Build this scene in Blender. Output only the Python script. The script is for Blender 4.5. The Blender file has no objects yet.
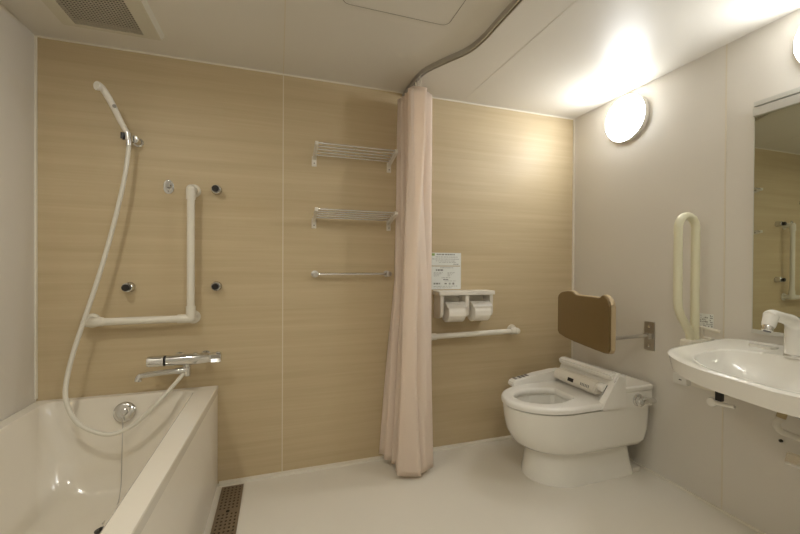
import bpy, bmesh, math, random
from mathutils import Vector, Matrix
random.seed(4)
PI = math.pi
W, H, D = 3.061, 2.2, 2.55          # room width, height, depth (back wall y=0, near wall y=-D)
sc = bpy.context.scene
COL = sc.collection

# ------------------------------------------------------------------ materials
def mat(name, rgb, rough=0.5, metal=0.0, spec=0.5, emis=None, estr=0, coat=0, trans=0, bump=None, mottle=None):
    m = bpy.data.materials.new(name); m.use_nodes = True
    nt = m.node_tree; b = nt.nodes['Principled BSDF']
    b.inputs['Base Color'].default_value = (*rgb, 1)
    b.inputs['Roughness'].default_value = rough
    b.inputs['Metallic'].default_value = metal
    b.inputs['Specular IOR Level'].default_value = spec
    b.inputs['Coat Weight'].default_value = coat
    b.inputs['Coat Roughness'].default_value = 0.12
    b.inputs['Transmission Weight'].default_value = trans
    if emis:
        b.inputs['Emission Color'].default_value = (*emis, 1); b.inputs['Emission Strength'].default_value = estr
    if mottle:                                       # faint tone variation of the material itself
        sc_, amt = mottle
        tc = nt.nodes.new('ShaderNodeTexCoord'); n = nt.nodes.new('ShaderNodeTexNoise')
        n.inputs['Scale'].default_value = sc_; n.inputs['Detail'].default_value = 4
        mx = nt.nodes.new('ShaderNodeMix'); mx.data_type = 'RGBA'
        mx.inputs['A'].default_value = (*[c*(1-amt) for c in rgb], 1)
        mx.inputs['B'].default_value = (*[min(1, c*(1+amt)) for c in rgb], 1)
        nt.links.new(tc.outputs['Object'], n.inputs['Vector'])
        nt.links.new(n.outputs['Fac'], mx.inputs['Factor']); nt.links.new(mx.outputs['Result'], b.inputs['Base Color'])
    if bump:
        sc_, st = bump
        tc = nt.nodes.new('ShaderNodeTexCoord'); n = nt.nodes.new('ShaderNodeTexNoise')
        n.inputs['Scale'].default_value = sc_
        bp = nt.nodes.new('ShaderNodeBump'); bp.inputs['Strength'].default_value = st; bp.inputs['Distance'].default_value = 0.002
        nt.links.new(tc.outputs['Object'], n.inputs['Vector'])
        nt.links.new(n.outputs['Fac'], bp.inputs['Height']); nt.links.new(bp.outputs['Normal'], b.inputs['Normal'])
    return m

def wood_laminate():
    m = mat('wood_laminate', (.5, .38, .2), rough=.45, spec=.3)
    nt = m.node_tree; b = nt.nodes['Principled BSDF']
    tc = nt.nodes.new('ShaderNodeTexCoord')
    def noise(sx, sz, scale, det, rough=.6):
        mp = nt.nodes.new('ShaderNodeMapping'); mp.inputs['Scale'].default_value = (sx, 1, sz)
        n = nt.nodes.new('ShaderNodeTexNoise'); n.inputs['Scale'].default_value = scale
        n.inputs['Detail'].default_value = det; n.inputs['Roughness'].default_value = rough
        nt.links.new(tc.outputs['Object'], mp.inputs['Vector']); nt.links.new(mp.outputs['Vector'], n.inputs['Vector'])
        return n
    a = noise(.5, 14, 1.6, 6); f = noise(1.6, 130, 1.2, 3)
    mix = nt.nodes.new('ShaderNodeMath'); mix.operation = 'MULTIPLY_ADD'; mix.inputs[1].default_value = .35
    nt.links.new(f.outputs['Fac'], mix.inputs[0]); nt.links.new(a.outputs['Fac'], mix.inputs[2])
    r = nt.nodes.new('ShaderNodeValToRGB')
    r.color_ramp.elements[0].position = .45; r.color_ramp.elements[0].color = (.505, .400, .243, 1)
    r.color_ramp.elements[1].position = .88; r.color_ramp.elements[1].color = (.590, .482, .312, 1)
    nt.links.new(mix.outputs[0], r.inputs['Fac']); nt.links.new(r.outputs['Color'], b.inputs['Base Color'])
    return m

def curtain_fabric():
    m = mat('curtain_fabric', (.97, .89, .81), rough=.75, spec=.2, bump=(260, .25))
    nt = m.node_tree; b = nt.nodes['Principled BSDF']; out = nt.nodes['Material Output']
    t = nt.nodes.new('ShaderNodeBsdfTranslucent'); t.inputs['Color'].default_value = (.98, .88, .78, 1)
    mx = nt.nodes.new('ShaderNodeMixShader'); mx.inputs[0].default_value = .5
    nt.links.new(b.outputs[0], mx.inputs[1]); nt.links.new(t.outputs[0], mx.inputs[2]); nt.links.new(mx.outputs[0], out.inputs['Surface'])
    return m

M = dict(
    wood=wood_laminate(), curtain=curtain_fabric(),
    wall=mat('pale_panel', (.685, .65, .585), rough=.38, spec=.4),
    ceil=mat('ceiling_panel', (.71, .68, .615), rough=.38, spec=.3),
    seam=mat('seam_filler', (.68, .62, .50), rough=.5),
    seamd=mat('dark_seam_filler', (.26, .24, .19), rough=.6),  # dark gasket colour for the hatch outline
    trim=mat('cream_trim', (.80, .76, .66), rough=.4),
    floor=mat('floor_resin', (.74, .70, .615), rough=.34, spec=.45, mottle=(1.6, .05)),
    tub=mat('tub_acrylic', (.80, .75, .655), rough=.16, spec=.5, coat=.3),
    tubp=mat('tub_panel', (.78, .73, .63), rough=.25, spec=.5),
    ceramic=mat('white_ceramic', (.82, .80, .74), rough=.12, spec=.5, coat=.3),
    plastic=mat('ivory_plastic', (.76, .72, .64), rough=.28),
    plasticd=mat('seat_plastic', (.83, .81, .76), rough=.22),
    bar=mat('ivory_grab_resin', (.74, .70, .60), rough=.35),
    barY=mat('yellowed_cream_resin', (.72, .69, .50), rough=.33),
    chrome=mat('chrome', (.72, .72, .71), rough=.12, metal=1),
    steel=mat('brushed_steel', (.55, .53, .50), rough=.34, metal=1),
    dsteel=mat('dark_steel', (.30, .28, .25), rough=.4, metal=1),
    grate=mat('grate_resin', (.26, .20, .135), rough=.38, metal=.35),
    black=mat('black_plastic', (.015, .013, .012), rough=.3),
    dark=mat('dark_cavity', (.035, .03, .02), rough=.8),
    hose=mat('hose_vinyl', (.70, .67, .58), rough=.3),
    brown=mat('tan_vinyl_pad', (.195, .130, .052), rough=.5, spec=.35, bump=(400, .12)),
    brownrim=mat('beige_pad_rim', (.50, .39, .24), rough=.5),
    paper=mat('tissue_paper', (.84, .80, .72), rough=.9, spec=.1),
    sheet=mat('notice_sheet', (.78, .80, .76), rough=.35),
    ink=mat('grey_ink', (.25, .25, .23), rough=.6),
    inkg=mat('green_ink', (.30, .42, .12), rough=.6),
    inkb=mat('brown_ink', (.45, .36, .20), rough=.6),
    ventw=mat('vent_frame_resin', (.60, .57, .47), rough=.4),
    ventm=mat('vent_mesh_resin', (.50, .46, .37), rough=.5),
    mirror=mat('mirror_glass', (.62, .64, .54), rough=.012, metal=1),
    alu=mat('aluminium', (.58, .57, .52), rough=.4, metal=.25),
    water=mat('water', (.62, .62, .57), rough=.05, spec=.6),
    lamp=mat('lamp_diffuser', (.9, .9, .88), rough=.4, emis=(.965, .985, 1.0), estr=7.8),
    lamptub=mat('downlight_diffuser', (.9, .9, .88), rough=.4, emis=(1.0, .97, .88), estr=38),
    tag=mat('tag_plastic', (.72, .70, .64), rough=.4),
    pipe=mat('drain_pipe_resin', (.66, .63, .56), rough=.35),
)

# ------------------------------------------------------------------ mesh helpers
def box(bm, x0, x1, y0, y1, z0, z1, bev=0, seg=2, taper=None):
    vs = [bm.verts.new((x, y, z)) for x in (x0, x1) for y in (y0, y1) for z in (z0, z1)]
    f = [(0,1,3,2), (4,6,7,5), (0,4,5,1), (2,3,7,6), (0,2,6,4), (1,5,7,3)]
    fs = [bm.faces.new([vs[i] for i in q]) for q in f]
    if bev:
        es = list({e for q in fs for e in q.edges})
        bmesh.ops.bevel(bm, geom=es, offset=bev, segments=seg, affect='EDGES', profile=.6)
    return bm

def spline(pts, n=8):
    P = [Vector(p) for p in pts]; P = [P[0]*2-P[1]] + P + [P[-1]*2-P[-2]]
    out = []
    for i in range(1, len(P)-2):
        for k in range(n):
            t = k/n; a, b, c, d = P[i-1:i+3]
            out.append(.5*((2*b)+(c-a)*t+(2*a-5*b+4*c-d)*t*t+(3*b-a-3*c+d)*t**3))
    out.append(P[-2]); return out

def frames(pts):
    T = []
    for i in range(len(pts)):
        a = pts[max(i-1, 0)]; b = pts[min(i+1, len(pts)-1)]; T.append((b-a).normalized())
    n = T[0].orthogonal().normalized(); out = []
    for t in T:
        n = (n - t*n.dot(t)).normalized(); out.append((n, t.cross(n)))
    return out

def tube(bm, pts, r, seg=16, caps=True):
    pts = [Vector(p) for p in pts]
    rr = r if isinstance(r, (list, tuple)) else [r]*len(pts)
    rings = []
    for p, (n, b), q in zip(pts, frames(pts), rr):
        rings.append([bm.verts.new(p + (n*math.cos(2*PI*k/seg)+b*math.sin(2*PI*k/seg))*q) for k in range(seg)])
    skin(bm, rings, caps); return bm

def skin(bm, rings, caps=True, closed=True):
    n = len(rings[0])
    for a, b in zip(rings, rings[1:]):
        for k in range(n if closed else n-1):
            bm.faces.new((a[k], a[(k+1) % n], b[(k+1) % n], b[k]))
    if caps:
        bm.faces.new(rings[0][::-1]); bm.faces.new(rings[-1])

def loft(bm, rings, caps=True):
    R = [[bm.verts.new(p) for p in r] for r in rings]; skin(bm, R, caps); return bm

def lathe(bm, prof, org=(0,0,0), axis=(0,0,1), seg=28):
    """prof = [(radius, distance along axis)]"""
    ax = Vector(axis).normalized(); n = ax.orthogonal().normalized(); b = ax.cross(n); o = Vector(org)
    rings = []
    for r, h in prof:
        rings.append([o + ax*h + (n*math.cos(2*PI*k/seg)+b*math.sin(2*PI*k/seg))*max(r, .0004) for k in range(seg)])
    return loft(bm, rings)

def rrect(x0, x1, y0, y1, r, z, k=8):
    out = []
    for cx, cy, a0 in ((x1-r, y1-r, 0), (x0+r, y1-r, 90), (x0+r, y0+r, 180), (x1-r, y0+r, 270)):
        for i in range(k+1):
            a = math.radians(a0+90*i/k); out.append((cx+r*math.cos(a), cy+r*math.sin(a), z))
    return out

def prism(bm, pts, y0, y1, bev=0):
    """pts (x,z) extruded in y"""
    a = [bm.verts.new((x, y0, z)) for x, z in pts]; b = [bm.verts.new((x, y1, z)) for x, z in pts]
    skin(bm, [a, b])
    if bev:
        bmesh.ops.bevel(bm, geom=list(bm.edges), offset=bev, segments=2, affect='EDGES')
    return bm

def NB(): return bmesh.new()

def link(o): COL.objects.link(o)

def thing(name, label, cat, loc, group=None):
    o = bpy.data.objects.new(name, None); o.empty_display_size = .05; link(o)
    o.location = loc; o['label'] = label; o['category'] = cat
    if group: o['group'] = group
    return o

def wloc(o):
    v = Vector((0, 0, 0))
    while o: v += o.location; o = o.parent
    return v

def obj(name, bm, m, parent=None, ang=38, label=None):
    bmesh.ops.recalc_face_normals(bm, faces=bm.faces)
    me = bpy.data.meshes.new(name)
    if parent is None:
        mn = Vector([min(v.co[i] for v in bm.verts) for i in range(3)]); mx = Vector([max(v.co[i] for v in bm.verts) for i in range(3)])
        loc = Vector(((mn.x+mx.x)/2, (mn.y+mx.y)/2, mn.z)); off = loc
    else:
        loc = Vector((0, 0, 0)); off = wloc(parent)
    bmesh.ops.translate(bm, verts=bm.verts, vec=-off)
    bm.to_mesh(me); bm.free()
    me.materials.append(M[m])
    me.shade_smooth(); me.set_sharp_from_angle(angle=math.radians(ang))
    o = bpy.data.objects.new(name, me); link(o); o.location = loc
    if parent: o.parent = parent
    if label: o['label'] = label
    if name != 'curtain_cloth':
        w_ = o.modifiers.new('weighted_normal', 'WEIGHTED_NORMAL'); w_.keep_sharp = True; w_.weight = 80
    return o

def solo(name, bm, m, label, cat, group=None):
    o = obj(name, bm, m); o['label'] = label; o['category'] = cat
    if group: o['group'] = group
    return o

def struct(name, bm, m, parent=None):
    o = obj(name, bm, m, parent)
    if parent is None: o['kind'] = 'structure'
    return o

def dup(root, loc, label):
    r = root.copy(); link(r); r.location = loc; r['label'] = label
    for ch in list(root.children):
        c = ch.copy(); link(c); c.parent = r
        for g in ch.children:
            d = g.copy(); link(d); d.parent = c
    return r

# ------------------------------------------------------------------ room shell
T = .08
struct('floor', box(NB(), -T, W+T, -D-T, T, -T, 0), 'floor')
struct('ceiling', box(NB(), -T, W+T, -D-T, T, H, H+T), 'ceil')
struct('wall_back', box(NB(), 0, W, 0, T, 0, H), 'wood')
struct('wall_left', box(NB(), -T, 0, -D, T, 0, H), 'wall')
struct('wall_right', box(NB(), W, W+T, -D, T, 0, H), 'wall')
struct('wall_front', box(NB(), 0, W, -D-T, -D, 0, H), 'wall')
# cove strip where the floor turns up to the walls
struct('baseboard_back', prism(NB(), [(.77, 0), (W, 0), (W, .012), (.77, .012)], -.028, 0), 'trim')
struct('baseboard_right', box(NB(), W-.008, W, -D, -.028, 0, .010), 'trim')
tr = 0
def trim(bm, m):
    global tr; tr += 1; struct('trim_%d' % tr, bm, m)
trim(box(NB(), 0, W, -.006, 0, H-.006, H), 'trim')                 # bead under the ceiling, back wall
trim(box(NB(), W-.006, W, -.012, 0, .012, H-.006), 'trim')           # corner bead right
trim(box(NB(), 0, .006, -.012, 0, .53, H-.006), 'trim')               # corner strip left
trim(box(NB(), 1.083, 1.088, -.0012, 0, .012, H-.006), 'seam')
trim(box(NB(), W-.0012, W, -.958, -.952, .012, H), 'seam')
trim(box(NB(), 1.083, 1.088, -D, -.006, H-.0012, H), 'seam')
trim(box(NB(), 2.173, 2.177, -D, -.006, H-.0008, H), 'ceil')

# ------------------------------------------------------------------ ceiling hatch
t = thing('ceiling_hatch', 'flat cream ceiling access hatch with rounded corners outlined by a thin dark gap', 'hatch', (1.53, -.9, H-.003))
obj('hatch_panel', loft(NB(), [rrect(1.30, 1.757, -1.15, -.667, .03, H-.0005), rrect(1.30, 1.757, -1.15, -.667, .03, H-.003)]), 'ceil', t)
bm = NB()
a = [bm.verts.new(p) for p in rrect(1.2975, 1.7595, -1.1525, -.6645, .0325, H-.0032)]
b = [bm.verts.new(p) for p in rrect(1.301, 1.756, -1.149, -.668, .029, H-.0036)]
c = [bm.verts.new(p) for p in rrect(1.2975, 1.7595, -1.1525, -.6645, .0325, H-.0005)]
skin(bm, [c, a, b], caps=False)
obj('gap_seal', bm, 'seamd', t)

# ------------------------------------------------------------------ ceiling vent
t = thing('ceiling_vent', 'square ceiling ventilation grille with fine mesh and cream frame', 'vent', (.38, -.42, H))
X0, X1, Y0, Y1 = .185, .552, -.64, -.185; x0, x1, y0, y1 = .235, .488, -.585, -.208
bm = NB()
loft(bm, [rrect(X0-.012, X1+.012, Y0-.012, Y1+.012, .01, H, 3), rrect(X0, X1, Y0, Y1, .01, H-.024, 3), rrect(x0, x1, y0, y1, .004, H-.024, 3), rrect(x0, x1, y0, y1, .004, H-.004, 3)], caps=False)
obj('frame', bm, 'ventw', t)
obj('cavity', box(NB(), x0, x1, y0, y1, H-.004, H-.001), 'dark', t)
bm = NB(); n = 22
for i in range(1, n):
    x = x0+(x1-x0)*i/n; box(bm, x-.0017, x+.0017, y0, y1, H-.021, H-.018)
n = 28
for i in range(1, n):
    y = y0+(y1-y0)*i/n; box(bm, x0, x1, y-.0019, y+.0019, H-.0235, H-.021)
obj('mesh_screen', bm, 'ventm', t, ang=10)

# ------------------------------------------------------------------ lights
def wall_lamp(y, z, label):
    t = thing('wall_lamp', label, 'lamp', (W, y, z), 'round wall lamps on the pale wall')
    obj('base_ring', lathe(NB(), [(.126, 0), (.136, .004), (.137, .028), (.132, .034), (.124, .034)], (W, y, z), (-1, 0, 0), 48), 'plastic', t)
    pr = [(.133*math.cos(a), .032+.036*math.sin(a)) for a in [math.radians(9*k) for k in range(11)]]
    obj('diffuser', lathe(NB(), [(.05, .030)]+pr, (W, y, z), (-1, 0, 0), 48), 'lamp', t)
    return t
L1 = wall_lamp(-.440, 2.039, 'round glowing white wall lamp above the toilet, near the room corner')
dup(L1, (W, -1.345, 2.039), 'round glowing white wall lamp above the mirror, cut by the photo edge')
t = thing('unseen_ceiling_downlight', 'small round ceiling downlight over the bathtub, outside the photo', 'lamp', (.30, -1.25, H))
obj('trim_ring', lathe(NB(), [(.085, 0), (.085, .008), (.072, .012), (.068, .006), (.068, .0)], (.30, -1.25, H-.0), (0, 0, -1), 32), 'plastic', t)
obj('diffuser', lathe(NB(), [(.067, .001), (.067, .005), (.03, .007)], (.30, -1.25, H), (0, 0, -1), 32), 'lamptub', t)

t2 = dup(t, (1.45, -1.95, H), 'small round ceiling downlight by the entrance, unseen and added to even out the brightness')  # added fill light out of view, evens out the room brightness

# ------------------------------------------------------------------ bathtub
t = thing('bathtub', 'cream bathtub with square rim in the left corner of the room', 'bathtub', (.38, -.75, 0))
ZT = .520; TY = -1.62
bm = NB()
loft(bm, [rrect(.002, .762, TY+.004, -.002, .004, ZT-.045), rrect(.002, .766, TY, -.002, .006, ZT-.006), rrect(.005, .763, TY+.004, -.004, .006, ZT),
          rrect(.050, .668, TY+.07, -.034, .05, ZT), rrect(.056, .660, TY+.078, -.040, .055, ZT-.006),
          rrect(.066, .650, TY+.09, -.052, .07, ZT-.05), rrect(.078, .636, TY+.11, -.066, .085, ZT-.13), rrect(.092, .622, TY+.15, -.085, .10, ZT-.22),
          rrect(.11, .604, TY+.2, -.11, .12, ZT-.32), rrect(.14, .574, TY+.26, -.145, .13, ZT-.385),
          rrect(.18, .534, TY+.31, -.19, .13, ZT-.415), rrect(.25, .464, TY+.4, -.26, .10, ZT-.424)], caps=False)
bm.verts.ensure_lookup_table(); bm.faces.new(bm.verts[-36:])
for v in bm.verts: v.co.x += .026*v.co.y*max(0, min(1, (v.co.x-.69)/.06))
obj('basin', bm, 'tub', t, ang=50)
bm = box(NB(), .735, .762, TY+.004, -.002, 0, ZT-.04, .003)
for v in bm.verts:
    if v.co.z > .3: v.co.x += .026*v.co.y
obj('apron_panel', bm, 'tubp', t)
obj('end_panel', box(NB(), .004, .69, TY+.004, TY+.02, 0, ZT-.04), 'tubp', t)
ch = obj('chain_holder', lathe(NB(), [(.046, 0), (.046, .006), (.040, .013), (.026, .016), (.016, .015), (.014, .022), (.006, .024)], (.368, -.060, .448), (0, -1, .30), 32), 'chrome', t, label='round chrome disc that holds the plug chain')
obj('chain', tube(NB(), spline([(.368, -.090, .436), (.373, -.10, .401), (.383, -.14, .301), (.392, -.175, .178), (.395, -.21, .112), (.391, -.25, .092), (.382, -.30, .090), (.388, -.355, .104)], 6), .0022, 6), 'steel', t)
dr = obj('drain_ring', lathe(NB(), [(.020, .0), (.034, 0), (.034, .004), (.028, .006), (.024, .002)], (.395, -.385, .080), (0, 0, 1), 28), 'chrome', t)
obj('drain_plug', lathe(NB(), [(.024, .001), (.026, .010), (.022, .016), (.007, .018), (.006, .026), (.001, .027)], (.395, -.385, .0805), (0, 0, 1), 24), 'black', t, label='black rubber plug')

# ------------------------------------------------------------------ floor grate
def perforated(bm, x0, x1, y0, y1, nx, ny, z, holes, r):
    for i in range(nx):
        for j in range(ny):
            a0, a1 = x0+(x1-x0)*i/nx, x0+(x1-x0)*(i+1)/nx; b0, b1 = y0+(y1-y0)*j/ny, y0+(y1-y0)*(j+1)/ny
            sq = [(a0,b0), ((a0+a1)/2,b0), (a1,b0), (a1,(b0+b1)/2), (a1,b1), ((a0+a1)/2,b1), (a0,b1), (a0,(b0+b1)/2)]
            if not holes(i, j):
                bm.faces.new([bm.verts.new((p[0], p[1], z)) for p in sq]); continue
            cx, cy = (a0+a1)/2, (b0+b1)/2
            o = [bm.verts.new((p[0], p[1], z)) for p in sq]
            q = [bm.verts.new((cx+r*math.cos(-PI*.75+PI/4*k), cy+r*math.sin(-PI*.75+PI/4*k), z)) for k in range(8)]
            w = [bm.verts.new((v.co.x, v.co.y, z-.003)) for v in q]
            skin(bm, [o, q, w], caps=False)
gx0, gx1, gy0, gy1 = .790, .893, -.64, -.052
t = thing('floor_grate', 'long brown perforated drain grate in the floor beside the bathtub', 'drain', (.84, -.34, 0))
bm = NB()
def hl(i, j): return j not in (7, 15)
perforated(bm, gx0+.006, gx1-.006, gy0+.008, gy1-.006, 5, 24, .006, hl, .0055)
bmesh.ops.remove_doubles(bm, verts=bm.verts, dist=.0002)
for a_, b_, c_, d_ in ((gx0, gx0+.006, gy0, gy1), (gx1-.006, gx1, gy0, gy1), (gx0+.006, gx1-.006, gy0, gy0+.008), (gx0+.006, gx1-.006, gy1-.006, gy1)):
    bm.faces.new([bm.verts.new(p) for p in ((a_,c_,.006), (b_,c_,.006), (b_,d_,.006), (a_,d_,.006))])
for q in ([(gx0,gy0),(gx1,gy0)], [(gx1,gy0),(gx1,gy1)], [(gx1,gy1),(gx0,gy1)], [(gx0,gy1),(gx0,gy0)]):
    (ax, ay), (bx, by) = q
    bm.faces.new([bm.verts.new(p) for p in ((ax,ay,.001), (bx,by,.001), (bx,by,.006), (ax,ay,.006))])
obj('plate', bm, 'grate', t, ang=20)
obj('channel', box(NB(), gx0+.002, gx1-.002, gy0+.002, gy1-.002, .0006, .0014), 'dark', t)
for yy in (-.264, -.456):
    obj('screw', lathe(NB(), [(.008, 0), (.008, .0016), (.003, .0022)], (.842, yy, .0062), (0, 0, 1), 14), 'dark', t)

# ------------------------------------------------------------------ hand shower, bracket, hooks
t = thing('hand_shower', 'white hand shower with long looping hose, held high on the wood wall over the bathtub', 'shower', (.383, -.07, 1.74))
hp = spline([(.390, -.072, 1.733), (.383, -.076, 1.77), (.362, -.092, 1.817), (.345, -.12, 1.868), (.327, -.148, 1.914), (.316, -.170, 1.934), (.303, -.188, 1.934)], 5)
n = len(hp)
rr = [.0095+.0045*min(1, i/(n*.6)) for i in range(n)]
rr[-6:] = [.015, .016, .018, .019, .0195, .018]
obj('shower_head', tube(NB(), hp, rr, 20), 'plastic', t)
obj('spray_button', lathe(NB(), [(.008, 0), (.008, .004), (.005, .006)], (.351, -.134, 1.872), (.3, -.92, -.25), 14), 'dsteel', t, label='small grey button')
HOSE = [(.389,-.075,1.736),(.386,-.08,1.668),(.374,-.09,1.547),(.346,-.10,1.381),(.309,-.105,1.209),(.267,-.113,1.035),(.231,-.118,.901),(.199,-.13,.77),(.182,-.15,.653),(.187,-.17,.563),(.223,-.18,.475),(.287,-.185,.421),(.359,-.18,.395),(.442,-.165,.424),(.529,-.15,.509),(.583,-.12,.57),(.622,-.10,.622),(.630,-.092,.66)]
obj('hose', tube(NB(), spline(HOSE, 8), .0092, 14), 'hose', t)
obj('hose_nut', tube(NB(), [(.3895, -.075, 1.738), (.3885, -.076, 1.712)], .0125, 14), 'chrome', t)

t = thing('shower_bracket', 'chrome swivelling bracket on the wood wall gripping the hand shower', 'bracket', (.40, 0, 1.75))
obj('wall_stud', lathe(NB(), [(.022, 0), (.022, .004), (.016, .008), (.015, .040), (.018, .043), (.018, .058), (.012, .062)], (.405, 0, 1.752), (0, -1, 0), 24), 'chrome', t)
bm = NB()
ring = [(.387+.0165*math.cos(math.radians(95+260*j/14)), -.074+.0165*math.sin(math.radians(95+260*j/14))) for j in range(15)]
inner = [(.387+(x-.387)*.7, -.074+(y+.074)*.7) for x, y in ring]
A = [bm.verts.new((x+.001, y, 1.738)) for x, y in ring+inner[::-1]]; B = [bm.verts.new((x-.003, y, 1.774)) for x, y in ring+inner[::-1]]
skin(bm, [A, B])
obj('clip', bm, 'chrome', t)
obj('release_tab', box(NB(), .358, .371, -.088, -.060, 1.742, 1.772, .003), 'black', t, label='small black tab')

def stud_hook(x, z, label):
    t = thing('shower_hook', label, 'hook', (x, 0, z), 'chrome shower sockets on the wood wall')
    obj('socket', lathe(NB(), [(.022, 0), (.025, .003), (.025, .010), (.0225, .014), (.0225, .042), (.019, .045)], (x, 0, z), (0, -1, 0), 28), 'chrome', t)
    bm = lathe(NB(), [(.014, .044), (.0165, .045), (.0165, .064), (.0140, .067)], (x, 0, z), (0, -1, 0), 28)
    obj('end_cap', bm, 'black', t, label='black end cap')
    return t
k0 = stud_hook(.757, 1.540, 'chrome wall socket with black cap, right of the top of the L-shaped grab bar')
dup(k0, (.370, 0, 1.041), 'chrome wall socket with black cap, left inside the corner of the L-shaped grab bar')
dup(k0, (.757, 0, 1.041), 'chrome wall socket with black cap, lower right of the L-shaped grab bar')
t = thing('wall_hook', 'small oval chrome plate on the wood wall, left of the grab bar top', 'hook', (.535, 0, 1.544))
bm = NB(); loft(bm, [[(.535+.024*s*math.cos(2*PI*k/28), -y, 1.544+.036*s*math.sin(2*PI*k/28)) for k in range(28)] for s, y in ((1, 0), (1, .003), (.85, .006))])
obj('oval_plate', bm, 'chrome', t)
obj('stud', lathe(NB(), [(.008, .005), (.007, .018), (.011, .020), (.010, .026)], (.535, 0, 1.548), (0, -1, 0), 18), 'chrome', t)
obj('screw', lathe(NB(), [(.004, .0055), (.004, .008)], (.535, 0, 1.522), (0, -1, 0), 10), 'dsteel', t)

# ------------------------------------------------------------------ L-shaped grab bar
t = LB = thing('grab_bar', 'L-shaped ivory grab bar on the wood wall above the bathtub', 'grab bar', (.65, 0, .89))
obj('rail', tube(NB(), [(.637, -.062, 1.535), (.637, -.062, .93)], .0175, 18), 'bar', t)
obj('rail', tube(NB(), [(.21, -.062, .882), (.60, -.062, .884)], .0175, 18), 'bar', t)
def elbow(x, z, bm):
    tube(bm, [(x, 0, z), (x, -.064, z)], .021, 20)
    lathe(bm, [(.0205, 0), (.021, .001), (.019, .010), (.012, .016), (.001, .018)], (x, -.063, z), (0, -1, 0), 20)
    lathe(bm, [(.034, 0), (.034, .006), (.026, .010)], (x, 0, z), (0, -1, 0), 24)
bm = NB(); elbow(.637, 1.530, bm); tube(bm, [(.637, -.062, 1.532), (.637, -.062, 1.478)], .0215, 18); obj('end_bracket', bm, 'bar', t)
bm = NB(); elbow(.207, .882, bm); tube(bm, [(.207, -.062, .882), (.270, -.062, .883)], .0215, 18); obj('end_bracket', bm, 'bar', t)
bm = NB(); elbow(.637, .884, bm); tube(bm, [(.637, -.062, .884), (.637, -.062, .945)], .0215, 18); tube(bm, [(.637, -.062, .884), (.580, -.062, .884)], .0215, 18); obj('corner_bracket', bm, 'bar', t)

LB.location.x += .010

# horizontal grab bar by the toilet
t = thing('grab_bar', 'short straight ivory grab bar below the toilet paper holder', 'grab bar', (2.2, 0, .725))
obj('rail', tube(NB(), [(1.94, -.055, .719), (2.545, -.055, .726)], .0165, 18), 'bar', t)
for x, z, s in ((1.935, .719, 1), (2.555, .726, -1)):
    bm = NB(); elbow(x, z, bm); tube(bm, [(x, -.055, z), (x+s*.045, -.055, z)], .0205, 18); obj('end_bracket', bm, 'bar', t)

# ------------------------------------------------------------------ bath faucet
t = thing('bath_faucet', 'chrome thermostatic bath mixer with swivel spout on the wood wall', 'faucet', (.63, 0, .69))
fy, fz = -.095, .688
obj('mixer_body', lathe(NB(), [(.022, -.088), (.026, -.084), (.0275, .0), (.0275, .045), (.0245, .085), (.022, .10), (.022, .105)], (.635, fy, fz), (1, 0, 0), 28), 'chrome', t)
obj('temperature_handle', lathe(NB(), [(.021, 0), (.0275, .002), (.0275, .010), (.026, .012), (.0265, .064), (.024, .072), (.010, .073)], (.543, fy, fz), (-1, 0, 0), 20), 'chrome', t)
obj('handle_gap', lathe(NB(), [(.0225, 0), (.0252, .001), (.0252, .004), (.0225, .005)], (.5485, fy, fz), (-1, 0, 0), 20), 'black', t)
obj('flow_handle', lathe(NB(), [(.020, 0), (.023, .002), (.0265, .010), (.0275, .045), (.024, .053), (.008, .054)], (.738, fy, fz), (1, 0, 0), 8), 'chrome', t, ang=20)
bm = NB(); tube(bm, [(.765, fy, fz+.018), (.775, fy-.012, fz+.028), (.79, fy-.02, fz+.026)], [.006, .006, .005], 10); obj('lever', bm, 'chrome', t)
for x in (.585, .705):
    obj('wall_leg', lathe(NB(), [(.025, 0), (.025, .004), (.019, .010), (.015, .016), (.015, .095)], (x, 0, fz-.006), (0, -1, 0), 22), 'chrome', t)
obj('button', lathe(NB(), [(.010, 0), (.010, .009), (.006, .011)], (.675, fy, fz+.021), (0, 0, 1), 14), 'chrome', t)
bm = NB(); lathe(bm, [(.013, 0), (.013, .02), (.016, .022), (.016, .062), (.012, .066)], (.640, fy, fz-.015), (0, 0, -1), 20)
obj('outlet', bm, 'chrome', t)
sp = spline([(.640, fy, .636), (.60, fy-.012, .638), (.53, fy-.050, .644), (.475, fy-.080, .646), (.463, fy-.086, .642), (.459, fy-.088, .622)], 5)
rs = [.0155]*6+[.0125]*(len(sp)-12)+[.0125, .013, .014, .0145, .0145, .014]
sp_o = obj('spout', tube(NB(), sp, rs, 16), 'chrome', t)

# ------------------------------------------------------------------ wire shelves and towel bar
def wire_shelf(dz, label):
    t = thing('wire_shelf', label, 'shelf', (1.47, 0, 1.70+dz), 'wire shelves on the wood wall')
    for x in (1.252, 1.690):
        bm = NB()
        pr = [(0, 1.712), (0, 1.768), (-.012, 1.772), (-.148, 1.806), (-.160, 1.802), (-.160, 1.784), (-.030, 1.752), (-.010, 1.742), (-.010, 1.714)]
        a = [bm.verts.new((x-.008, y, z+dz)) for y, z in pr]; b = [bm.verts.new((x+.008, y, z+dz)) for y, z in pr]
        skin(bm, [a, b]); bmesh.ops.bevel(bm, geom=list(bm.edges), offset=.0015, segments=1, affect='EDGES')
        box(bm, x-.013, x+.013, -.006, 0, 1.708+dz, 1.765+dz, .002)
        br = obj('bracket', bm, 'plastic', t)
        obj('screw', lathe(NB(), [(.004, 0), (.004, .003)], (x, -.0095, 1.724+dz), (0, -1, 0), 10), 'dsteel', br)
    for k in range(5):
        y = -.028-.030*k; z = 1.767+.0075*k+dz
        obj('rod', tube(NB(), [(1.25, y, z), (1.692, y, z)], .0046, 10), 'chrome', t)
    return t
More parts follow.
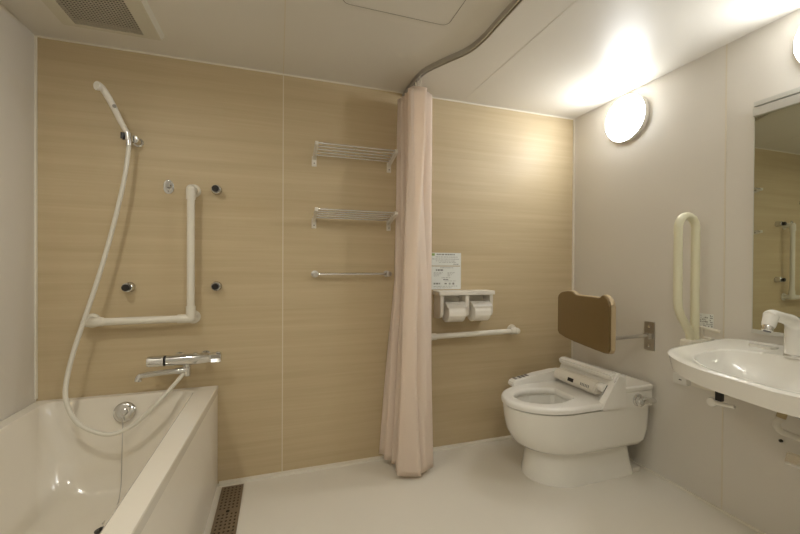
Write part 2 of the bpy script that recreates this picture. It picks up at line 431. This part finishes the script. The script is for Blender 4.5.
wire_shelf(0, 'upper steel rod wall shelf beside the curtain')
wire_shelf(-.348, 'lower steel rod wall shelf between the upper shelf and the towel bar')
t = thing('towel_bar', 'thin chrome towel bar on the wood wall below the two wire shelves', 'towel bar', (1.47, 0, 1.10))
obj('rod', tube(NB(), [(1.262, -.045, 1.103), (1.68, -.045, 1.103)], .0075, 14), 'chrome', t)
for x, s in ((1.258, 1), (1.680, 1)):
    bm = NB(); lathe(bm, [(.020, 0), (.020, .005), (.012, .009), (.012, .036), (.016, .038), (.016, .056), (.010, .059)], (x, 0, 1.103), (0, -1, 0), 20)
    tube(bm, [(x-.012, -.045, 1.103), (x+.012, -.045, 1.103)], .0095, 14)
    obj('end_bracket', bm, 'steel', t)

# ------------------------------------------------------------------ curtain and rail
rp = spline([(1.786, -.004, 2.183), (1.786, -.10, 2.183), (1.788, -.22, 2.183), (1.805, -.315, 2.183), (1.862, -.43, 2.183), (1.925, -.545, 2.183), (1.945, -.66, 2.183), (1.945, -.80, 2.183), (1.945, -1.6, 2.183), (1.945, -2.52, 2.183)], 8)
t = thing('curtain_rail', 'curved grey metal curtain rail fixed under the ceiling', 'rail', (1.8, -1, H))
bm = NB(); rings = []
prof = [(-.011, .0165), (-.011, -.008), (-.004, -.008), (-.004, -.005), (-.008, -.005), (-.008, .010), (.008, .010), (.008, -.005), (.004, -.005), (.004, -.008), (.011, -.008), (.011, .0165)]
for i, p in enumerate(rp):
    tt = (rp[min(i+1, len(rp)-1)]-rp[max(i-1, 0)]).normalized(); s = Vector((tt.y, -tt.x, 0))
    rings.append([p+s*a*.85+Vector((0, 0, b)) for a, b in prof])
loft(bm, rings); obj('track', bm, 'steel', t, ang=30)
obj('wall_end_cap', box(NB(), 1.771, 1.801, -.006, 0, 2.168, H-.008, .002), 'steel', t)

t = thing('shower_curtain', 'pale pink shower curtain gathered in folds against the wood wall', 'curtain', (1.76, -.16, .02))
bm = NB(); nu, nv = 150, 60; grid = []
for j in range(nv+1):
    v = j/nv; z = 2.112-(2.112-.045)*v; row = []
    for i in range(nu+1):
        s = i/nu
        ph = 2*PI*4.25*s; w_ = max(0, (v-.5)/.5)
        A = (.076+.030*w_+.008*math.sin(7*s+1)) * (.95+.05*math.sin(3*v+5*s))
        x = 1.797-.050*w_*(1-s)**.7 + .0035*math.sin(6.5*ph+5*v) + A*math.sin(ph-PI/2+.25*math.sin(4*v+2*s)*s*2) + .010*math.sin(2.3*ph+1.3+1.4*v)
        y = -.040-.230*s + .014*math.sin(2*ph+.9)*(1+.4*v) + .006*math.sin(9*v+11*s)*v
        zz = z - (.004*math.sin(ph*1.0+.6)+.022*s)*v*v + (.010*math.sin(ph*2)*(1-v)**12)
        x += .03*(v-.5)*(s-.6)
        row.append(bm.verts.new((x, y-.012*v, zz)))
    grid.append(row)
for a, b in zip(grid, grid[1:]):
    for k in range(nu): bm.faces.new((a[k], a[k+1], b[k+1], b[k]))
cl = obj('curtain_cloth', bm, 'curtain', t, ang=180)
md = cl.modifiers.new('thickness', 'SOLIDIFY'); md.thickness = .0018
bm = NB(); HB = []
for k, s in enumerate((.04, .2, .35, .5, .66, .81, .96)):
    y = -.040-.230*s-.002
    b2 = NB(); tube(b2, spline([(1.787, y, 2.180), (1.787, y, 2.160), (1.794, y, 2.148), (1.787, y, 2.100), (1.780, y, 2.108)], 4), .0022, 8)
    obj('hook', b2, 'plastic', t)
bm.free()

# ------------------------------------------------------------------ notice
t = thing('notice', 'small printed white notice on the wood wall above the toilet paper holder', 'notice', (2.07, 0, 1.0))
obj('sheet', box(NB(), 1.962, 2.174, -.0016, 0, 1.004, 1.234), 'sheet', t)
obj('header_mark', box(NB(), 1.972, 1.992, -.0019, -.0016, 1.215, 1.230), 'inkg', t)
obj('divider', box(NB(), 1.968, 2.168, -.0019, -.0016, 1.148, 1.153), 'inkb', t)
bm = NB()
def words(z, x0, x1, h):
    x = x0
    while x < x1:
        w = random.uniform(.006, .018); box(bm, x, min(x+w, x1), -.0019, -.0016, z, z+h); x += w+random.uniform(.002, .006)
words(1.219, 2.005, 2.13, .008); words(1.206, 2.0, 2.15, .003); words(1.193, 1.975, 2.16, .003); words(1.181, 2.0, 2.13, .003); words(1.172, 2.02, 2.14, .0025); words(1.160, 2.12, 2.16, .004)
words(1.138, 2.03, 2.12, .003); words(1.120, 2.0, 2.05, .010)
for k, (xa, xb) in enumerate(((1.985, 2.05), (2.08, 2.13))):
    for q in range(4): words(1.108-.007*q, xa, xb-.01*q, .002)
words(1.075, 2.04, 2.10, .003); words(1.062, 2.05, 2.09, .006); words(1.055, 2.06, 2.14, .002)
words(1.035, 1.985, 2.03, .010); words(1.035, 2.06, 2.075, .009); words(1.033, 2.09, 2.105, .012); words(1.033, 2.115, 2.13, .012); words(1.022, 1.985, 2.15, .0025); words(1.012, 1.985, 2.11, .002)
obj('print', bm, 'ink', t, ang=10)

# ------------------------------------------------------------------ toilet paper
t = thing('toilet_paper_holder', 'ivory double toilet paper holder on the wood wall', 'paper holder', (2.17, 0, .83))
bm = NB()
box(bm, 1.978, 2.360, -.108, 0, .972, .998, .005)
casing = obj('top_shelf', bm, 'plastic', t)
obj('back_plate', box(NB(), 1.995, 2.345, -.012, 0, .835, .972), 'plastic', t)
for x0_, x1_ in ((1.990, 2.010), (2.158, 2.184), (2.330, 2.350)):
    bm = NB(); pr = [(0, .828), (-.040, .828), (-.088, .842), (-.098, .86), (-.098, .972), (0, .972)]
    a = [bm.verts.new((x0_, y, z)) for y, z in pr]; b = [bm.verts.new((x1_, y, z)) for y, z in pr]; skin(bm, [a, b])
    obj('side_wall', bm, 'plastic', t)
for xc in (2.084, 2.257):
    bm = NB(); rings = []
    for k in range(9):
        a = math.radians(84-52*k/8); R_ = .066
        rings.append((-.082-R_*math.cos(a), .868+R_*math.sin(a)))
    fl = NB(); A = [fl.verts.new((xc-.066, y, z)) for y, z in rings]; B = [fl.verts.new((xc+.066, y, z)) for y, z in rings]
    for k in range(8): fl.faces.new((A[k], A[k+1], B[k+1], B[k]))
    bmesh.ops.solidify(fl, geom=fl.faces, thickness=.003)
    bm.free()
    obj('flap', fl, 'plastic', t)
def roll(xc, label):
    t = thing('toilet_roll', label, 'toilet roll', (xc, -.082, .868), 'toilet rolls in the double holder')
    bm = NB(); lathe(bm, [(.019, -.055), (.057, -.055), (.059, -.053), (.059, .053), (.057, .055), (.019, .055)], (xc, -.082, .868), (1, 0, 0), 36)
    obj('paper', bm, 'paper', t)
    bm = NB(); Y = -.082-.0592
    box(bm, xc-.0545, xc+.0545, Y-.0008, Y+.0002, .852, .876)
    obj('loose_sheet', bm, 'paper', t)
    return t
r0 = roll(2.084, 'white toilet roll in the left bay of the paper holder, nearer the curtain')
dup(r0, (2.257, -.082, .868), 'white toilet roll in the right bay of the paper holder, farther from the curtain')

# ------------------------------------------------------------------ toilet
TC = -.430
def plan(xf, xr, w, a, z, rr=.05, cy=TC, n=24, sq=2.0):
    """closed outline: rounded front at xf, straight sides, rounded rear corners"""
    pts = []
    for k in range(n+1):                                   # front arc from +y side round to -y side
        th = math.radians(90+180*k/n); c, s = math.cos(th), math.sin(th)
        c_ = -abs(c)**(2/sq); s_ = math.copysign(abs(s)**(2/sq), s)
        pts.append((xf+a+a*c_, cy+w*s_, z))
    for k in range(7):
        th = math.radians(270+90*k/6); pts.append((xr-rr+rr*math.cos(th), cy-w+rr+rr*math.sin(th), z))
    for k in range(7):
        th = math.radians(90*k/6); pts.append((xr-rr+rr*math.cos(th), cy+w-rr+rr*math.sin(th), z))
    return pts
NP = 25+14
def ell(cx, cy, ax, ay, z):
    """ellipse resampled to the same winding as plan()"""
    pts = []
    base = plan(2.27, 3.04, .19, .28, 0)
    for p in base:
        a = math.atan2((p[1]-TC)/.19, (p[0]-2.52)/ .27 if p[0] < 2.52 else (p[0]-2.52)/.5)
        pts.append((cx+ax*math.cos(a), cy+ay*math.sin(a), z))
    return pts
TX = -.022
t = TOI = thing('toilet', 'white floor-standing toilet with bidet seat and low tank, backing onto the pale wall', 'toilet', (2.7, TC, 0))
bm = NB()
loft(bm, [plan(2.382, 2.990, .165, .20, .0), plan(2.382, 2.990, .165, .20, .012), plan(2.390, 2.978, .157, .20, .06), plan(2.400, 2.968, .150, .20, .13), plan(2.406, 2.965, .147, .20, .155),
          plan(2.396, 2.975, .153, .21, .166), plan(2.350, 3.01, .182, .24, .178), plan(2.313, 3.035, .196, .26, .205), plan(2.282, 3.046, .202, .27, .262), plan(2.266, 3.052, .203, .28, .33),
          plan(2.259, 3.054, .204, .285, .392), plan(2.263, 3.052, .202, .285, .397),
          ell(2.492, TC, .186, .139, .397), ell(2.492, TC, .176, .130, .385), ell(2.495, TC, .172, .126, .33), ell(2.50, TC, .150, .108, .25), ell(2.51, TC, .07, .06, .205)])
obj('bowl', bm, 'ceramic', t, ang=45)
obj('water', lathe(NB(), [(.098, 0), (.098, .002), (.001, .0022)], (2.50, TC, .232), (0, 0, 1), 28), 'water', t)
bm = NB(); box(bm, 2.83, 3.054, TC-.203, TC+.203, .385, .478, .010, 3); obj('tank', bm, 'ceramic', t)
bm = NB()
loft(bm, [rrect(2.80, 3.058, TC-.205, TC+.205, .02, .480), rrect(2.797, 3.059, TC-.208, TC+.208, .02, .484), rrect(2.797, 3.059, TC-.208, TC+.208, .02, .500), rrect(2.805, 3.052, TC-.200, TC+.200, .02, .507)])
obj('tank_lid', bm, 'ceramic', t)
# seat ring
bm = NB()
def sp_(d, z): return plan(2.252+d, 2.765, .207-d, .275-d*.6, z, rr=.03)
loft(bm, [sp_(.008, .401), sp_(.0, .406), sp_(-.001, .422), sp_(.004, .432), sp_(.016, .437), ell(2.490, TC, .182, .132, .4365), ell(2.490, TC, .172, .122, .430), ell(2.490, TC, .169, .119, .418), ell(2.490, TC, .172, .122, .403), ell(2.490, TC, .180, .131, .401)] , caps=False)
vs = list(bm.verts)
for k in range(NP):
    bm.faces.new((vs[-NP+k], vs[k], vs[(k+1) % NP], vs[-NP+(k+1) % NP]))
obj('seat', bm, 'plasticd', t, ang=45)
# bidet unit behind the seat: base, tilted front bar, raised rear cover, side wedge
bm = NB(); prism(bm, [(2.765, .400), (2.845, .400), (2.845, .560), (2.795, .560), (2.770, .500), (2.765, .440)], TC-.170, TC+.205, .005)
unit = obj('bidet_unit', bm, 'plasticd', t)
bm = NB()
R_ = [(2.722, .458), (2.708, .472), (2.716, .502), (2.738, .522), (2.785, .520), (2.785, .458)]
prism(bm, R_, TC-.135, TC+.185, .007); fb = obj('front_bar', bm, 'plastic', unit)
obj('sensor_window', prism(NB(), [(2.7105, .480), (2.7155, .499), (2.7135, .500), (2.7080, .480)], TC+.018, TC+.060), 'black', unit, label='small black sensor window')
bm = NB()
for k in range(6):
    yk = TC-.035-.011*k
    prism(bm, [(2.7110, .482), (2.7150, .497), (2.7145, .4975), (2.7098, .4825)], yk-.006, yk)
obj('label_print', bm, 'ink', unit, ang=10)
bm = NB(); lathe(bm, [(.020, 0), (.0245, .004), (.0245, .030), (.018, .036)], (2.752, TC-.135, .500), (0, -1, 0), 24); obj('hinge_knob', bm, 'plasticd', unit)
bm = NB(); prism(bm, [(2.765, .545), (2.752, .575), (2.762, .582), (2.790, .588), (2.835, .575), (2.838, .555)], TC-.195, TC+.190, .007); obj('rear_cover', bm, 'plasticd', unit)
bm = NB(); prism(bm, [(2.682, .412), (2.690, .398), (2.852, .400), (2.850, .572), (2.795, .578), (2.778, .555), (2.765, .520)], TC-.213, TC-.168, .006); obj('side_wedge', bm, 'plasticd', unit)
bm = NB(); prism(bm, [(2.425, .425), (2.425, .447), (2.440, .463), (2.60, .486), (2.735, .500), (2.79, .503), (2.79, .42), (2.60, .415)], TC+.190, TC+.246, .006); arm = obj('control_arm', bm, 'plasticd', unit)
for xk in (2.460, 2.495, 2.520, 2.545):
    bm = NB(); zt = .464+.023*(xk-2.440)/.160
    box(bm, xk-.008, xk+.008, TC+.208, TC+.238, zt-.002, zt+.002, .001); obj('button', bm, 'dsteel', arm)
bm = NB(); lathe(bm, [(.034, 0), (.034, .006), (.028, .010), (.030, .024), (.022, .032)], (2.940, TC-.203, .432), (0, -1, 0), 24)
lev = obj('flush_lever', bm, 'chrome', t)
obj('lever_arm', tube(NB(), spline([(2.935, TC-.235, .436), (2.952, TC-.240, .438), (2.985, TC-.244, .436), (3.010, TC-.244, .434)], 4), [.017]*6+[.014]*7, 12), 'chrome', lev)
bm = NB(); lathe(bm, [(.013, 0), (.013, .006), (.008, .012), (.001, .013)], (3.005, TC-.125, .0), (0, 0, 1), 16); obj('bolt_cap', bm, 'plasticd', t)
bm = NB(); box(bm, 2.975, 3.03, TC-.15, TC-.10, 0, .022, .006); obj('floor_bracket', bm, 'plastic', t)

TOI.location.x += TX

# ------------------------------------------------------------------ toilet backrest
t = thing('mounted_backrest', 'brown padded backrest above the toilet on a metal arm from the pale wall', 'backrest', (W, -.585, .69))
def zt(y):
    pts = [(-.284, .972), (-.287, .988), (-.300, 1.001), (-.335, 1.009), (-.362, 1.008), (-.378, .992), (-.392, .987), (-.548, .984), (-.560, .988), (-.577, 1.003), (-.600, 1.002), (-.640, .984), (-.656, .965), (-.660, .950)]
    for (a, za), (b, zb) in zip(pts, pts[1:]):
        if b <= y <= a: return za+(zb-za)*(y-a)/(b-a)
    return pts[-1][1]
def zb(y):
    pts = [(-.284, .755), (-.290, .740), (-.32, .723), (-.38, .705), (-.45, .694), (-.52, .688), (-.60, .688), (-.640, .696), (-.655, .706), (-.660, .72)]
    for (a, za), (b, zb_) in zip(pts, pts[1:]):
        if b <= y <= a: return za+(zb_-za)*(y-a)/(b-a)
    return pts[-1][1]
def xo(y): u = (y+.472)/.188; return 2.742-.048*u*u
ys = [-.284, -.286, -.290]+[-.297-.0115*k for k in range(31)]+[-.645, -.653, -.658, -.660]
def pad(x_in, th, inset, bev):
    bm = NB(); rings = []
    for y in ys:
        a, b = zt(y)-inset, zb(y)+inset; x = xo(y)+x_in; yy = -.472+(y+.472)*(1-inset/.188); m_ = (a+b)/2
        q = [(x, b+bev), (x+bev, b), (x+th-bev, b), (x+th, b+bev), (x+th, m_), (x+th, a-bev), (x+th-bev, a), (x+bev, a), (x, a-bev), (x, m_)]
        rings.append([(px, yy, pz) for px, pz in q])
    loft(bm, rings); return bm
obj('pad_rim', pad(.0, .030, 0, .006), 'brownrim', t, ang=50, label='beige rim and back shell')
obj('pad_front', pad(-.012, .016, .003, .006), 'brown', t, ang=50, label='brown front cushion')
obj('support_arm', tube(NB(), spline([(2.752, -.560, .755), (2.80, -.572, .758), (2.90, -.582, .763), (3.045, -.588, .766)], 5), .0105, 16), 'steel', t)
obj('wall_plate', box(NB(), W-.006, W, -.620, -.558, .683, .843, .002), 'steel', t)
obj('pivot_clamp', box(NB(), W-.034, W-.006, -.606, -.572, .748, .780, .004), 'steel', t)
for z in (.708, .815):
    obj('screw', lathe(NB(), [(.007, 0), (.006, .003), (.002, .004)], (W-.006, -.588, z), (-1, 0, 0), 12), 'chrome', t)

for o in t.children:
    if o.name.startswith('pad'): o.location.y -= .006

# ------------------------------------------------------------------ fold-up grab bar
t = thing('fold_up_grab_bar', 'cream U-shaped grab bar folded up against the pale wall left of the washbasin', 'grab bar', (W, -.88, .56))
bp = [(2.980, -.880, .80), (2.980, -.880, .95), (2.980, -.880, 1.10), (2.980, -.880, 1.333)]
bp += [(2.922+.058*math.cos(math.radians(a)), -.880, 1.340+.058*math.sin(math.radians(a))) for a in range(10, 180, 20)]
bp += [(2.864, -.880, 1.333), (2.864, -.880, 1.15), (2.864, -.880, 1.000), (2.868, -.880, .960), (2.885, -.880, .922), (2.925, -.880, .868), (2.948, -.880, .835), (2.952, -.880, .795)]
obj('bent_rail', tube(NB(), bp, .0185, 18), 'barY', t)
bm = NB(); box(bm, 2.918, W-.02, -.908, -.850, .755, .806, .012, 3); obj('pivot_block', bm, 'bar', t)
obj('wall_plate', box(NB(), W-.02, W, -.915, -.820, .60, .812, .005), 'bar', t)
obj('lock_lever', tube(NB(), [(W-.036, -.872, .862), (W-.036, -.960, .852)], .0075, 12), 'bar', t)
obj('lever_post', tube(NB(), [(W-.036, -.885, .80), (W-.036, -.885, .86)], .006, 10), 'bar', t)
bm = NB(); box(bm, W-.030, W, -.810, -.740, .548, .600, .004); obj('cover_box', bm, 'tag', t)
obj('keyhole', box(NB(), W-.0312, W-.030, -.785, -.772, .571, .576), 'dark', t)
t = thing('caution_sticker', 'tiny printed sticker on the pale wall behind the fold-up grab bar', 'sticker', (W, -.885, .86))
obj('sheet', box(NB(), W-.001, W, -.912, -.842, .858, .925), 'sheet', t)
bm = NB()
for i in range(9):
    for j in range(6):
        if random.random() < .72:
            y = -.908+.0072*i; z = .862+.0102*j; box(bm, W-.0014, W-.001, y, y+random.uniform(.003, .006), z, z+random.uniform(.003, .007))
obj('print', bm, 'ink', t, ang=10)

# ------------------------------------------------------------------ washbasin
BC = -1.45
def bas(cx, hx, hy, z, n=6, bulge=.045, cy=BC, N=96):
    out = []
    for k in range(N):
        a = 2*PI*k/N; c, s = math.cos(a), math.sin(a)
        x = cx+hx*math.copysign(abs(c)**(2/n), c); y = hy*math.copysign(abs(s)**(2/n), s)
        if x < cx: x -= bulge*(1-(y/hy)**2)*min(1, (cx-x)/hx)
        out.append((x, cy+y, z))
    return out
t = thing('washbasin', 'wide white wall-hung washbasin on the pale wall at the right', 'washbasin', (W, BC, .60))
xm = (2.583+3.059)/2; hx = (3.059-2.583)/2; hb = .455
def zs(ring):                                           # the top slopes gently down towards the user
    return [(x, y, z+.0-.040*max(0, (3.0-x))/.56) for x, y, z in ring]
bm = NB()
loft(bm, [bas(2.945, .05, .06, .56, 2, 0), bas(2.935, .085, .12, .585, 2.2, 0), bas(2.90, .13, .20, .64, 2.8, 0), bas(xm+.02, hx-.055, .35, .71, 4, .06), bas(xm+.004, hx-.026, hb-.030, .737, 5, .11),
          zs(bas(xm+.002, hx-.010, hb-.012, .765, 6.5, .125)), zs(bas(xm, hx-.003, hb-.003, .818, 6.5, .13)), zs(bas(xm, hx, hb, .827, 6.5, .13)), zs(bas(xm, hx-.004, hb-.004, .8325, 6.5, .13)),
          zs(bas(xm, hx-.016, hb-.016, .8335, 6.5, .13)), zs(bas(xm+.002, hx-.028, hb-.030, .830, 6, .128)), zs(bas(2.745, .150, hb-.085, .826, 4.0, .112)), zs(bas(2.745, .146, hb-.092, .818, 3.8, .110)), zs(bas(2.742, .135, hb-.110, .780, 3.6, .10)), bas(2.738, .115, .285, .725, 3, .06), bas(2.725, .080, .20, .700, 2.4, .02), bas(2.71, .022, .022, .694, 2, 0)])
obj('bowl', bm, 'ceramic', t, ang=50)
obj('drain_ring', lathe(NB(), [(.024, 0), (.024, .002), (.015, .003), (.010, .001)], (2.71, BC, .6945), (0, 0, 1), 20), 'chrome', t)
obj('soap_recess_rim', loft(NB(), [rrect(2.945, 2.995, -1.20, -1.11, .02, .820), rrect(2.945, 2.995, -1.20, -1.11, .02, .8345), rrect(2.952, 2.988, -1.193, -1.117, .015, .8330)]), 'ceramic', t)
bm = NB(); box(bm, W-.035, W, -1.03, -.835, .560, .592, .003); box(bm, 2.86, W-.03, -1.055, -1.030, .592, .66, .003)
obj('mounting_bracket', bm, 'bar', t)
bm = NB(); box(bm, 2.842, 2.862, -1.080, -1.056, .585, .700, .002); kn = obj('release_stem', bm, 'black', t, label='black stem under the basin')
bm = NB(); lathe(bm, [(.006, -.012), (.018, -.008), (.020, .0), (.018, .008), (.006, .012)], (2.852, -1.040, .570), (1, 0, 0), 20); tube(bm, [(2.852, -1.045, .570), (2.852, -1.125, .578)], [.010, .007], 12)
obj('release_lever', bm, 'plasticd', t, label='white lever under the basin')
# pipework below
t = thing('drain_pipe', 'bent white waste hose hanging under the washbasin', 'pipe', (2.86, -1.29, .50))
obj('hose', tube(NB(), spline([(2.865, -1.288, .600), (2.858, -1.284, .585), (2.850, -1.278, .565), (2.862, -1.285, .540), (2.905, -1.315, .520), (2.955, -1.360, .498), (2.975, -1.376, .494)], 5), [.009]*3+[.0112]*22+[.0112]*6, 14), 'pipe', t)
obj('brass_nut', tube(NB(), [(2.866, -1.289, .612), (2.861, -1.286, .590)], .014, 10), 'inkb', t)
obj('end_fitting', tube(NB(), [(2.968, -1.372, .495), (3.061, -1.400, .495)], .016, 14), 'dsteel', t)
t = thing('waste_pipe', 'slim grey pipe dropping behind the white waste hose under the washbasin', 'pipe', (2.95, -1.29, .40))
obj('tube', tube(NB(), spline([(2.945, -1.335, .612), (2.945, -1.335, .48), (2.950, -1.335, .405), (2.985, -1.335, .385), (3.061, -1.335, .385)], 5), .008, 12), 'pipe', t)
obj('flange', lathe(NB(), [(.028, 0), (.028, .003), (.012, .008)], (W, -1.335, .385), (-1, 0, 0), 20), 'chrome', t)
t = thing('stop_valve', 'chrome angle stop valve on the pale wall below the washbasin', 'valve', (W, -1.262, .36))
bm = NB(); lathe(bm, [(.030, 0), (.030, .004), (.016, .010), (.011, .012), (.011, .06)], (W, -1.262, .395), (-1, 0, 0), 22); obj('body', bm, 'chrome', t)
bm = NB(); prism(bm, [(3.012, .378), (3.012, .390), (2.995, .425), (2.985, .425), (2.970, .390), (2.970, .378)], -1.300, -1.225, .004); obj('handle', bm, 'chrome', t)
bm = NB(); lathe(bm, [(.006, 0), (.006, .008)], (W, -1.172, .432), (-1, 0, 0), 12); 
solo('wall_screw', bm, 'dark', 'small dark screw in the pale wall under the washbasin, left of the waste hose', 'screw')

for o in COL.objects:
    if o.name == 'drain_pipe': o.location.y += .018
# basin faucet
t = thing('basin_faucet', 'white washbasin faucet with arched body and chrome spray nozzle', 'faucet', (2.905, -1.285, .828))
by = -1.285
bp = spline([(2.905, by, .818), (2.905, by, .865), (2.905, by, .905), (2.900, by, .935), (2.880, by, .955), (2.845, by, .966), (2.800, by, .976), (2.770, by, .982), (2.750, by, .978)], 5)
nn = len(bp); rr = [.029]*12+[.029-.009*min(1, (i-12)/14) for i in range(12, nn)]; rr[-1] = .016
obj('arched_body', tube(NB(), bp, rr, 24), 'plasticd', t, ang=60)
obj('base_ring', lathe(NB(), [(.031, 0), (.032, .002), (.031, .005), (.029, .006)], (2.905, by, .824), (0, 0, 1), 28), 'steel', t)
d = Vector((-.35, 0, -.94)).normalized()
hd = NB(); tube(hd, [Vector((2.768, by, .994)), Vector((2.764, by, .980)), Vector((2.752, by, .950)), Vector((2.748, by, .942))], [.012, .022, .0205, .019], 20); obj('spray_head', hd, 'plasticd', t)
obj('nozzle', lathe(NB(), [(.014, 0), (.0155, .002), (.0155, .018), (.013, .021)], (2.749, by, .944), d, 22), 'chrome', t)
obj('nozzle_face', lathe(NB(), [(.012, .0205), (.011, .023)], (2.749, by, .944), d, 18), 'black', t)

# ------------------------------------------------------------------ mirror
t = thing('wall_mirror', 'tall rectangular wall mirror with aluminium top rail above the washbasin', 'mirror', (W, -1.39, .86))
MY0, MY1 = -1.70, -1.077
obj('glass', box(NB(), W-.018, W-.002, MY0, MY1, .880, 1.816), 'mirror', t, ang=5)
bm = NB(); box(bm, W-.030, W, MY0-.002, MY1+.002, 1.812, 1.848, .002); box(bm, W-.024, W, MY0-.002, MY1+.002, 1.856, 1.876, .002); box(bm, W-.008, W, MY0, MY1, 1.846, 1.858)
obj('top_rail', bm, 'alu', t)
bm = NB(); box(bm, W-.024, W, MY0-.002, MY1+.002, .868, .884, .002); obj('bottom_rail', bm, 'alu', t)
obj('side_rail', box(NB(), W-.019, W, MY1, MY1+.003, .88, 1.83), 'alu', t)

# ------------------------------------------------------------------ camera, world, view
yaw, pit, rol = .3144, -.0066, .0053
F = Vector((math.sin(yaw)*math.cos(pit), math.cos(yaw)*math.cos(pit), math.sin(pit)))
R = Vector((math.cos(yaw), -math.sin(yaw), 0)); U = R.cross(F)
R2 = R*math.cos(rol)+U*math.sin(rol); U2 = -R*math.sin(rol)+U*math.cos(rol)
cam = bpy.data.cameras.new('camera'); co = bpy.data.objects.new('camera', cam); link(co)
co.matrix_world = Matrix(((R2.x, U2.x, -F.x, 1.0634), (R2.y, U2.y, -F.y, -2.1556), (R2.z, U2.z, -F.z, 1.1585), (0, 0, 0, 1)))
cam.sensor_width = 36; cam.lens = 373.355*36/800; cam.clip_start = .02
sc.camera = co
w = bpy.data.worlds.new('world'); sc.world = w; w.use_nodes = True
w.node_tree.nodes['Background'].inputs['Color'].default_value = (.02, .02, .02, 1)
vs = sc.view_settings; sc.display_settings.display_device = 'sRGB'
vs.view_transform = 'Standard'; vs.look = 'None'; vs.gamma = 1; vs.exposure = 2.17; vs.use_curve_mapping = False
sc.cycles.use_denoising = True
sc.cycles.max_bounces = 10; sc.cycles.diffuse_bounces = 6; sc.cycles.glossy_bounces = 5
sc.cycles.sample_clamp_indirect = 6
